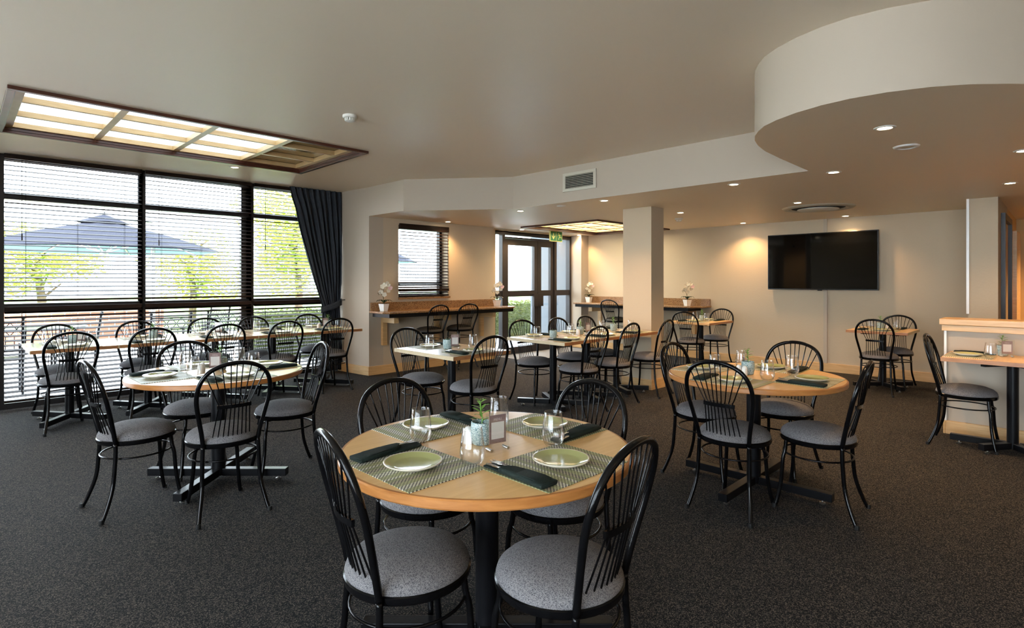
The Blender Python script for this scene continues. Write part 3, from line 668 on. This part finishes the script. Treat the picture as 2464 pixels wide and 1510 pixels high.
for k, (x, y) in enumerate(((.77, 7.38), (1.48, 7.36), (2.19, 7.34), (2.74, 7.22), (3.47, 7.24))):
    chairs.append((x, y, '-Y', (.04, 0, -.04, .03, 0)[k], 'window side of the window table row, '+n9[k]))
for x, y, f, a, d in chairs:
    CH.put((x, y, 0), FACE[f]+a, 'black hoop-back chair with grey seat, '+d, G)

# ------------------------------------------------------------------ table settings
def make_mat():
    w, h = .205, .155
    return tag(obj('placemat', B().box(-w, -h, 0, w, h, .0022), 'weave'), '', 'placemat')
def make_plate():
    prof = [(0, .004), (.055, .004), (.058, 0), (.064, 0), (.066, .004), (.094, .013), (.0995, .018), (.0985, .0205), (.094, .0195), (.070, .0105), (.062, .009), (0, .009)]
    mats = [1]*8+[0]*3
    return tag(obj('side_plate', B().lathe(prof, 48, mats=mats), ['glaze', 'plate_rim'], smooth=True), '', 'plate')
def make_glass():
    prof = [(0, .0), (.022, .0), (.027, .002), (.036, .014), (.0425, .032), (.0435, .046), (.041, .072), (.0365, .105), (.0335, .130), (.0328, .1310), (.0322, .130), (.0352, .105), (.0397, .072), (.0422, .046), (.041, .033), (.034, .018), (.026, .010), (0, .008)]
    return tag(obj('glass_tumbler', B().lathe(prof, 32), 'glass', smooth=True), '', 'glass')
def make_napkin():
    t = thing('folded_napkin', '', 'napkin')
    def loft(rows, n=16):
        vs = []; fs = []
        for (x, y, z, w, th) in rows:
            for k in range(n):
                a = 2*PI*k/n; c, s = math.cos(a), math.sin(a)
                vs.append((x, y+w*math.copysign(abs(c)**.5, c), z+th*math.copysign(abs(s)**.65, s)))
        for i in range(len(rows)-1):
            for k in range(n): fs.append((i*n+k, i*n+(k+1) % n, (i+1)*n+(k+1) % n, (i+1)*n+k))
        fs += [tuple(range(n))[::-1], tuple((len(rows)-1)*n+k for k in range(n))]
        return B().add(vs, fs)
    obj('cloth', loft([(-.138, 0, .0085, .036, .0065), (-.136, 0, .0095, .0385, .0085), (-.06, 0, .011, .036, .0105), (.0, .001, .0115, .033, .011), (.03, .004, .0115, .028, .0108), (.055, .012, .0112, .017, .0095), (.066, .019, .011, .006, .006)]), 'napkin', t, smooth=True)
    obj('open_fold', loft([(-.02, .0, .0055, .032, .005), (.06, -.004, .0055, .033, .005), (.115, -.006, .005, .031, .0045), (.134, -.002, .0045, .027, .0038), (.142, .010, .004, .013, .003)]), 'napkin', t, smooth=True)
    obj('fold_lip', B().tube(cr([(.004, -.032, .013), (.026, -.018, .0195), (.05, .004, .0205), (.066, .022, .015)], 4), [.0025]*13, 8), 'napkin', t, smooth=True)
    obj('end_fold', loft([(-.1385, -.004, .0125, .033, .0022), (-.09, -.002, .0195, .031, .0018), (-.02, .0, .021, .027, .0016)]), 'napkin', t, smooth=True)
    return t
def make_fork():
    s = B(); z = .0225
    s.add([(-.05, -.006, z), (.06, -.003, z), (.075, -.004, z+.001), (.088, -.0125, z+.001), (.088, .0125, z+.001), (.075, .004, z+.001), (.06, .003, z), (-.05, .006, z)]+[(-.05, -.006, z+.002), (.06, -.003, z+.0025), (.075, -.004, z+.003), (.088, -.0125, z+.003), (.088, .0125, z+.003), (.075, .004, z+.003), (.06, .003, z+.0025), (-.05, .006, z+.002)],
          [tuple(range(8))[::-1], tuple(range(8, 16))]+[(i, (i+1) % 8, 8+(i+1) % 8, 8+i) for i in range(8)])
    for k in range(4):
        y = -.0098+k*.0065; s.tube([(.086, y, z+.002), (.105, y, z+.0005), (.125, y, z-.001), (.135, y, z+.002)], [.0017, .0016, .0014, .0008], 6)
    return tag(obj('dinner_fork', s, 'steel', smooth='auto'), '', 'fork')
def make_knife():
    z = .0205; q = [(-.05, -.005), (.04, -.004), (.06, -.009), (.12, -.009), (.135, -.004), (.13, .006), (.04, .005), (-.05, .005)]
    n = len(q)
    s = B().add([(x, y, z) for x, y in q]+[(x, y, z+.0022) for x, y in q], [tuple(range(n))[::-1], tuple(range(n, 2*n))]+[(i, (i+1) % n, n+(i+1) % n, n+i) for i in range(n)])
    return tag(obj('dinner_knife', s, 'steel'), '', 'knife')
def make_shaker():
    t = thing('salt_shaker', '', 'shaker')
    obj('body', B().lathe([(0, 0), (.017, 0), (.0185, .004), (.0175, .045), (.016, .050), (0, .050)], 20), 'white', t, smooth='auto')
    obj('cap', B().lathe([(0, .066), (.006, .0655), (.013, .060), (.0165, .052), (.0165, .049), (0, .049)], 20), 'white', t, smooth=True)
    return t
def make_pot(kind='leafy'):
    t = thing('potted_plant', '', 'plant')
    obj('pot', B().lathe([(0, 0), (.030, 0), (.036, .004), (.041, .03), (.0425, .06), (.040, .085), (.038, .087), (.0365, .085), (.038, .07), (0, .068)], 28), 'potblue', t, smooth='auto')
    obj('soil', B().lathe([(0, .076), (.02, .075), (.0368, .071)], 20), 'soil', t)
    if kind == 'leafy':
        obj('stem', B().tube(cr([(0, 0, .07), (.004, 0, .10), (-.003, .002, .13), (-.008, .0, .165)], 4), .0022, 6), 'leaf', t, smooth=True)
        rnd = random.Random(11)
        for i in range(16):
            u = i/15; zz = .085+.085*u; a = i*2.4; L = .020+.022*math.sin(PI*min(1, .25+u*.75)); el = .5+.35*u
            vs = []
            for j in range(5):
                v = j/4; w = .0062*math.sin(PI*(v*.86+.07)); r = L*v
                for k in (-1, 0, 1): vs.append((-.006*u+r*math.cos(a)-k*w*math.sin(a), r*math.sin(a)+k*w*math.cos(a), zz+r*el-.012*v*v+abs(k)*.0015))
            obj('leaf', B().add(vs, [(j*3+k, j*3+k+1, j*3+k+4, j*3+k+3) for j in range(4) for k in (0, 1)]), 'leaf', t, smooth=True)
    else:
        for i in range(9):
            a = i*.7; q = B().lathe([(0, -.004), (.006, 0), (.007, .006), (0, .016)], 7, (.014*math.cos(a)*(i > 0), .014*math.sin(a)*(i > 0), .078+.003*(i % 3)))
            obj('leaf', q, 'orleaf', t, smooth=True)
    return t
def make_menu():
    t = thing('menu_holder', '', 'menu holder')
    obj('acrylic_sleeve', B().box(-.050, -.003, .002, .050, -.002, .142).box(-.050, .002, .002, .050, .003, .142), 'acrylic', t)
    c = obj('menu_card', B().box(-.036, -.0015, .028, .036, .0015, .132), 'card', t)
    obj('white_square', B().box(-.0275, -.0019, .044, .0275, -.00151, .106), 'cardwhite', c)
    fc = bpy.data.curves.new('menu_text', 'FONT'); fc.body = 'MENU'; fc.size = .0125; fc.align_x = 'CENTER'; fc.extrude = .00015
    fo = bpy.data.objects.new('tmp', fc); C.objects.link(fo); bpy.context.view_layer.update()
    me = bpy.data.meshes.new_from_object(fo.evaluated_get(bpy.context.evaluated_depsgraph_get())); bpy.data.objects.remove(fo)
    me.transform(Matrix.Translation((0, -.0018, .1125)) @ Matrix.Rotation(PI/2, 4, 'X')); me.materials.clear(); me.materials.append(MT['cardtext'])
    lo = bpy.data.objects.new('lettering', me); C.objects.link(lo); lo.parent = c
    for s in (-1, 1): obj('metal_peg', B().tube([(s*.036, -.018, .008), (s*.036, .018, .008)], .0055, 12), 'chrome', t, smooth='auto')
    return t
PM, PL, PG, PN, PF, PK, PS, PP, PQ, PMN = (Proto(k) for k in (make_mat, make_plate, make_glass, make_napkin, make_fork, make_knife, make_shaker, make_pot, lambda: make_pot('succulent'), make_menu))
def place(tk, face, where, cutlery=True, glass=True, mt=True, jit=0, sq=False):
    x, y, ph, hl = TAB[tk]; rz = FACE[face]; c, s = math.cos(rz), math.sin(rz)
    P = lambda lx, ly: (x+lx*c-ly*s, y+lx*s+ly*c)
    d = hl-.155 if tk in ('T1', 'T2', 'T3') else hl-.165
    rnd = random.Random(hash((tk, face)) % 1 + len(where)+ord(tk[-1])); j = lambda a: rnd.uniform(-a, a)
    T = .7506; who = 'at the %s place of %s' % (where, ph) if where else 'on %s' % ph
    z = T
    if mt:
        PM.put((*P(0, -d), T), rz+j(.02), 'woven green and black placemat '+who, 'woven placemats'); z = T+.0024
    PL.put((*P(.02+j(.01), -d-.01+j(.01)), z), rz+j(3), 'round olive green side plate '+who, 'olive side plates')
    if glass: PG.put((*P(.155+j(.01), -d+.145+j(.01)), T+.0024 if mt and False else T+.0004), j(3), 'clear stemless glass '+who, 'stemless glasses')
    nx, ny = P(-.165+j(.008), -d+j(.015)); an = rz+PI/2+j(.08)
    zn = z+.0005
    PN.put((nx, ny, zn), an, 'dark green folded napkin '+who, 'folded green napkins')
    if cutlery:
        PF.put((nx, ny, zn-.004), an-.05, 'steel fork tucked in the napkin '+who, 'dinner forks')
        PK.put((nx-.01*math.sin(an), ny+.01*math.cos(an), zn-.0075), an+.06, 'steel knife tucked in the napkin '+who, 'dinner knives')
for tk, rows in (('T1', (('+X', 'near-left'), ('+Y', 'near-right'), ('-Y', 'far-left'), ('-X', 'far-right'))),
                 ('T2', (('+X', 'left'), ('+Y', 'near'), ('-Y', 'window-side'), ('-X', 'right'))),
                 ('T3', (('+X', 'near'), ('+Y', 'right'), ('-Y', 'left'), ('-X', 'far')))):
    for f, wname in rows: place(tk, f, wname)
for f, wname in (('+Y', 'near'), ('-Y', 'far')):
    place('T4', f, wname)
    for k in range(3): place('T5%d' % k, f, wname, cutlery=(f == '+Y'))
for k in range(5):
    place('T9%d' % k, '+Y', 'room-side', cutlery=False); place('T9%d' % k, '-Y', 'window-side', cutlery=False)
for tk in ('T6', 'T7'):
    place(tk, '+X', 'near', cutlery=False); place(tk, '-X', 'wall-side', cutlery=False)
place('T8', '-Y', 'left', cutlery=False)
TZ = .7506
def centre(tk, pot=None, menu=None, shak=None, kind=PP, mrz=-.21):
    x, y, ph, hl = TAB[tk]
    if pot: kind.put((x+pot[0], y+pot[1], TZ), 0, ('small leafy plant' if kind is PP else 'low succulent')+' in pale blue pot on '+ph, 'small table plants')
    if menu: PMN.put((x+menu[0], y+menu[1], TZ), mrz, 'clear menu stand with mauve card on '+ph, 'menu stands')
    for i, s in enumerate(shak or ()): PS.put((x+s[0], y+s[1], TZ), 0, 'white %s shaker on %s' % (('salt', 'pepper')[i], ph) + (', %s of the pair' % ('left', 'right')[i] if len(shak) > 1 else ''), 'white shakers')
centre('T1', (-.01, .02), (-.025, -.085), [(-.045, .06)])
centre('T2', (.03, .05), (-.03, -.03), [(-.12, -.02), (-.09, .04)], mrz=-.4)
centre('T3', (-.02, .03), (.08, .10), [(-.10, .02), (-.07, .07)], mrz=.5)
centre('T4', (-.01, .05), (.03, -.01), None, PQ, mrz=-.5)
centre('T50', (-.02, -.02), None, None, PQ)
centre('T51', (-.06, .05), (.06, .03), [(-.16, .0), (-.13, .04)])
centre('T52', (.0, .04), None, None)
centre('T6', (.04, .0), None, [(-.06, .05), (-.10, .09)])
centre('T7', (.02, .03), None, [(.08, -.03)])
centre('T8', (.19, .075), (.095, .04), None, mrz=-PI/2+.45)
centre('T90', (.03, .05), (.09, -.01), [(-.09, -.06)], mrz=-.6)
centre('T91', (.05, .0), None, None)
centre('T92', None, (.05, .05), [(-.10, -.05), (-.06, -.01)], mrz=-.5)
centre('T93', (.0, .0), None, None)
centre('T94', (.09, .05), (.03, .0), [(-.08, -.02), (-.05, .02)], mrz=-.4)

# ------------------------------------------------------------------ curtain
t = thing('curtain', 'charcoal curtain tied back at the right end of the window wall', 'curtain', (0, 0, 0))
rows = [(2.735, 3.39, 4.20), (2.6, 3.42, 4.20), (2.43, 3.483, 4.20), (2.07, 3.565, 4.20), (1.71, 3.66, 4.20), (1.35, 3.765, 4.185), (1.12, 3.85, 4.17), (1.0, 3.89, 4.16), (.9, 3.90, 4.17), (.6, 3.905, 4.19), (.3, 3.91, 4.195), (.02, 3.90, 4.195)]
def li(z):
    for (a, l0, r0), (b2, l1, r1) in zip(rows, rows[1:]):
        if b2 <= z <= a:
            u = (a-z)/(a-b2); return l0+(l1-l0)*u, r0+(r1-r0)*u
    return rows[-1][1:]
b = B(); nu, nz = 110, 60; vs = []
for i in range(nz+1):
    z = 2.735-(2.735-.02)*i/nz; l, r = li(z)
    for k in range(nu+1):
        u = k/nu; amp = .032 if z > 1.3 or z < .8 else .022
        if z > 2.6: amp = .022
        y = 7.90+amp*math.sin(u*2*PI*9+.6*math.sin(z*3))+.012*math.sin(u*2*PI*21+z*2)
        # fabric sags towards the tie
        vs.append((l+(r-l)*u+.006*math.sin(u*40+z*5), y, z))
fs = [(i*(nu+1)+k, i*(nu+1)+k+1, (i+1)*(nu+1)+k+1, (i+1)*(nu+1)+k) for i in range(nz) for k in range(nu)]
o = obj('drape', b.add(vs, fs), 'curtain', t, smooth=True); md = o.modifiers.new('s', 'SOLIDIFY'); md.thickness = .003
b = B(); vs = []; N = 28
for i in range(N):
    a = 2*PI*i/N; ex = 4.03+.165*math.cos(a); ey = 7.895+.065*math.sin(a); zz = 1.0+.35*(ex-4.03)
    for k in range(4): vs.append((ex, ey, zz-.045+k*.03+.004*math.sin(a*5)))
fs = [(i*4+k, ((i+1) % N)*4+k, ((i+1) % N)*4+k+1, i*4+k+1) for i in range(N) for k in range(3)]
o = obj('tieback', b.add(vs, fs), 'curtain', t, smooth=True); md = o.modifiers.new('s', 'SOLIDIFY'); md.thickness = .006
obj('hook', B().tube([(4.205, 7.80, 1.09), (4.17, 7.83, 1.09)], .008, 8), 'frame', t)

# ------------------------------------------------------------------ outside
struct('floor_terrace', B().box(-20, 8.3, -.12, 30, 17, -.03).box(-20, -14, -.12, -4.1, 8.3, -.03), 'paving').name = 'floor.002'
struct('lawn', B().box(-40, 17, -.15, 60, 60, -.05), 'grass').name = 'floor.003'
struct('wall_outside', B().box(9.14, 7.5, -.03, 9.6, 8.55, 3.2), 'outwall')
tag(obj('garden_wall', B().box(-12, 15.6, -.03, 3.6, 15.85, .80).box(-12.03, 15.55, .80, 3.63, 15.9, .86), 'brick'), 'low terracotta garden wall beyond the terrace', 'wall')
def leaves(b, c, rad, n, size, rnd, shell=.55):
    for _ in range(n):
        while True:
            v = Vector((rnd.uniform(-1, 1), rnd.uniform(-1, 1), rnd.uniform(-1, 1)))
            if shell < v.length < 1: break
        p = Vector((c[0]+v.x*rad[0], c[1]+v.y*rad[1], c[2]+v.z*rad[2]))
        R = Matrix.Rotation(rnd.uniform(0, 6.28), 3, 'Z') @ Matrix.Rotation(rnd.uniform(-1.2, 1.2), 3, 'X'); s = size*rnd.uniform(.6, 1.3)
        b.add([p+R @ Vector(q) for q in ((-s, 0, 0), (0, -s*.45, s*.1), (s, 0, 0), (0, s*.45, s*.1))], [(0, 1, 2, 3)])
def tree(x, y, h, r, label, seed, n=8000, size=.06):
    rnd = random.Random(seed); t = thing('tree', label, 'tree', (x, y, -.05), 0, 'trees beyond the terrace')
    tr = B().tube([(0, 0, 0), (.05, 0, h*.3), (-.05, .05, h*.6), (0, 0, h*.85)], [.12, .10, .07, .03], 8)
    for k in range(6):
        a = k*1.1; tr.tube([(0, 0, h*(.3+.08*k)), (r*.3*math.cos(a), r*.3*math.sin(a), h*(.45+.07*k))], [.05, .02], 6)
    obj('trunk', tr, 'bark', t, smooth=True)
    b = B()
    for k in range(9):
        a = rnd.uniform(0, 6.28); q = rnd.uniform(.1, .6)*r
        leaves(b, (q*math.cos(a), q*math.sin(a), h*rnd.uniform(.32, .88)), (r*.55, r*.55, h*.17), n//9, size, rnd, .3)
    obj('foliage', b, 'foliage', t)
tree(1.6, 19.5, 3.0, 1.5, 'sunlit garden tree seen through the middle window bay, left one', 1)
tree(5.4, 20.0, 3.4, 1.7, 'sunlit garden tree seen through the middle window bay, beside the mullion', 2)
tree(6.3, 14.2, 3.9, 1.5, 'taller sunlit tree behind the right window bay and curtain', 3, 11000)
tree(-1.5, 24, 2.6, 2.2, 'low pale tree beyond the big grey parasol', 4)
tree(10.2, 19.5, 3.0, 1.4, 'tree seen through the small counter window', 5, 6000)
t = thing('hedge', 'clipped green hedge outside, seen through doors and right window bay', 'hedge', (8.6, 10.2, -.03))
rnd = random.Random(9)
obj('inner_growth', B().box(-4.9, -.24, 0, 5, .25, .82), 'hedgeleaf', t)
b = B()
for _ in range(15000):
    x = rnd.uniform(-5, 5.1); side = rnd.random()
    if side < .72: y, z = rnd.uniform(-.36, -.24), rnd.uniform(0, .86)
    else: y, z = rnd.uniform(-.36, .35), rnd.uniform(.78, .90)
    s = rnd.uniform(.018, .035); R = Matrix.Rotation(rnd.uniform(0, 6.28), 3, 'Z') @ Matrix.Rotation(rnd.uniform(-1.5, 1.5), 3, 'X'); p = Vector((x, y, z))
    b.add([p+R @ Vector(q) for q in ((-s, 0, 0), (0, -s*.5, s*.1), (s, 0, 0), (0, s*.5, s*.1))], [(0, 1, 2, 3)])
obj('leaves', b, 'hedgeleaf', t)
def parasol(x, y, r, zr, za, label, pole):
    t = thing('garden_parasol', label, 'parasol', (x, y, -.03), 0, 'terrace parasols')
    n = 8; top = B(); vs = [(0, 0, za)]; 
    for k in range(n):
        a = 2*PI*(k+.5)/n; vs.append((r*.55*math.cos(a), r*.55*math.sin(a), zr+(za-zr)*.50))
    for k in range(n):
        a = 2*PI*(k+.5)/n; vs.append((r*math.cos(a), r*math.sin(a), zr))
    fs = [(0, 1+k, 1+(k+1) % n) for k in range(n)]+[(1+k, 1+n+k, 1+n+(k+1) % n, 1+(k+1) % n) for k in range(n)]
    c = obj('canopy', top.add(vs, fs), 'canvas', t); md = c.modifiers.new('s', 'SOLIDIFY'); md.thickness = .01
    obj('lining', B().add([(x_*.99, y_*.99, z_-.02) for x_, y_, z_ in vs], fs), 'undercanvas', t)
    obj('vent_cap', B().lathe([(0, za+.10), (.10, za+.07), (r*.22, za-.07)], 8), 'canvas', t)
    obj('finial', B().lathe([(0, za+.28), (.03, za+.25), (.02, za+.2), (.05, za+.15), (.03, za+.08)], 10), 'chrome', t)
    for k in range(n):
        a = 2*PI*(k+.5)/n
        obj('rib', B().tube([(0, 0, za-.05), (r*math.cos(a)*.97, r*math.sin(a)*.97, zr-.01)], .015, 6), 'chrome', t)
        obj('strut', B().tube([(0, 0, zr-.06), (r*math.cos(a)*.5, r*math.sin(a)*.5, zr+(za-zr)*.46)], .012, 6), 'plastic', t)
    obj('hub', B().lathe([(0, zr-.12), (.07, zr-.1), (.07, zr-.02), (0, zr)], 12), 'chrome', t)
    px, py = pole
    obj('pole', B().tube([(px, py, 0), (px, py, za+.05), (0, 0, za+.06)] if pole != (0, 0) else [(0, 0, 0), (0, 0, za)], .045, 10), 'chrome', t)
parasol(2.08, 13.48, 2.05, 2.02, 2.62, 'big grey parasol behind the left and middle window bays', (.95, .55))
parasol(8.8, 15.6, 1.9, 2.0, 2.75, 'distant parasol between the right window bay and the small window', (0, 0))
def make_patio_chair():
    t = thing('garden_chair', '', 'garden chair')
    for s in (-1, 1):
        obj('leg', B().tube([(.24*s, .22, 0), (.24*s, .22, .62)], .014, 8), 'black2', t)
        obj('leg', B().tube([(.24*s, -.22, 0), (.24*s, -.24, .5), (.24*s, -.30, .95)], .014, 8), 'black2', t)
        obj('armrest', B().tube([(.24*s, .22, .62), (.24*s, -.24, .64)], .014, 8), 'black2', t)
        obj('finial', B().lathe([(0, .93), (.02, .945), (.02, .965), (0, .98)], 8, (.24*s, -.30, 0)), 'black2', t)
    sl = B()
    for k in range(8): sl.box(-.24, -.22+k*.058, .43, .24, -.185+k*.058, .445)
    obj('seat', sl, 'black2', t)
    bk = B().tube([(-.24, -.295, .90), (.24, -.295, .90)], .010, 6).tube([(-.24, -.28, .74), (.24, -.28, .74)], .008, 6).tube([(-.24, -.25, .55), (.24, -.25, .55)], .008, 6)
    for k in range(4):
        x = -.24+k*.12; bk.tube([(x, -.28, .74), (x+.12, -.293, .90)], .005, 5).tube([(x+.12, -.28, .74), (x, -.293, .90)], .005, 5)
    for k in range(1, 6): bk.tube([(-.24+k*.08, -.25, .55), (-.24+k*.08, -.28, .74)], .005, 5)
    obj('backrest', bk, 'black2', t)
    return t
PC = Proto(make_patio_chair)
for x, y, a, d in ((.35, 9.35, 0, 'furthest left'), (1.15, 9.6, 1.4, 'turned sideways, left bay'), (2.10, 9.0, 0, 'left one in the middle bay'), (2.85, 9.3, .1, 'right one in the middle bay'), (3.0, 10.4, 1.9, 'beyond the mullion of the middle bay')):
    PC.put((x, y, -.03), a, 'black metal lattice-back garden chair outside, '+d, 'metal garden chairs')
t = thing('garden_table', 'black metal garden table outside the left window bay', 'garden table', (.9, 10.4, -.03))
obj('tabletop', B().lathe([(0, .72), (.5, .72), (.51, .735), (.5, .75), (0, .75)], 32), 'black2', t, smooth='auto')
for k in range(4):
    a = PI/4+k*PI/2; obj('leg', B().tube([(.3*math.cos(a), .3*math.sin(a), .72), (.36*math.cos(a), .36*math.sin(a), 0)], .014, 8), 'black2', t)
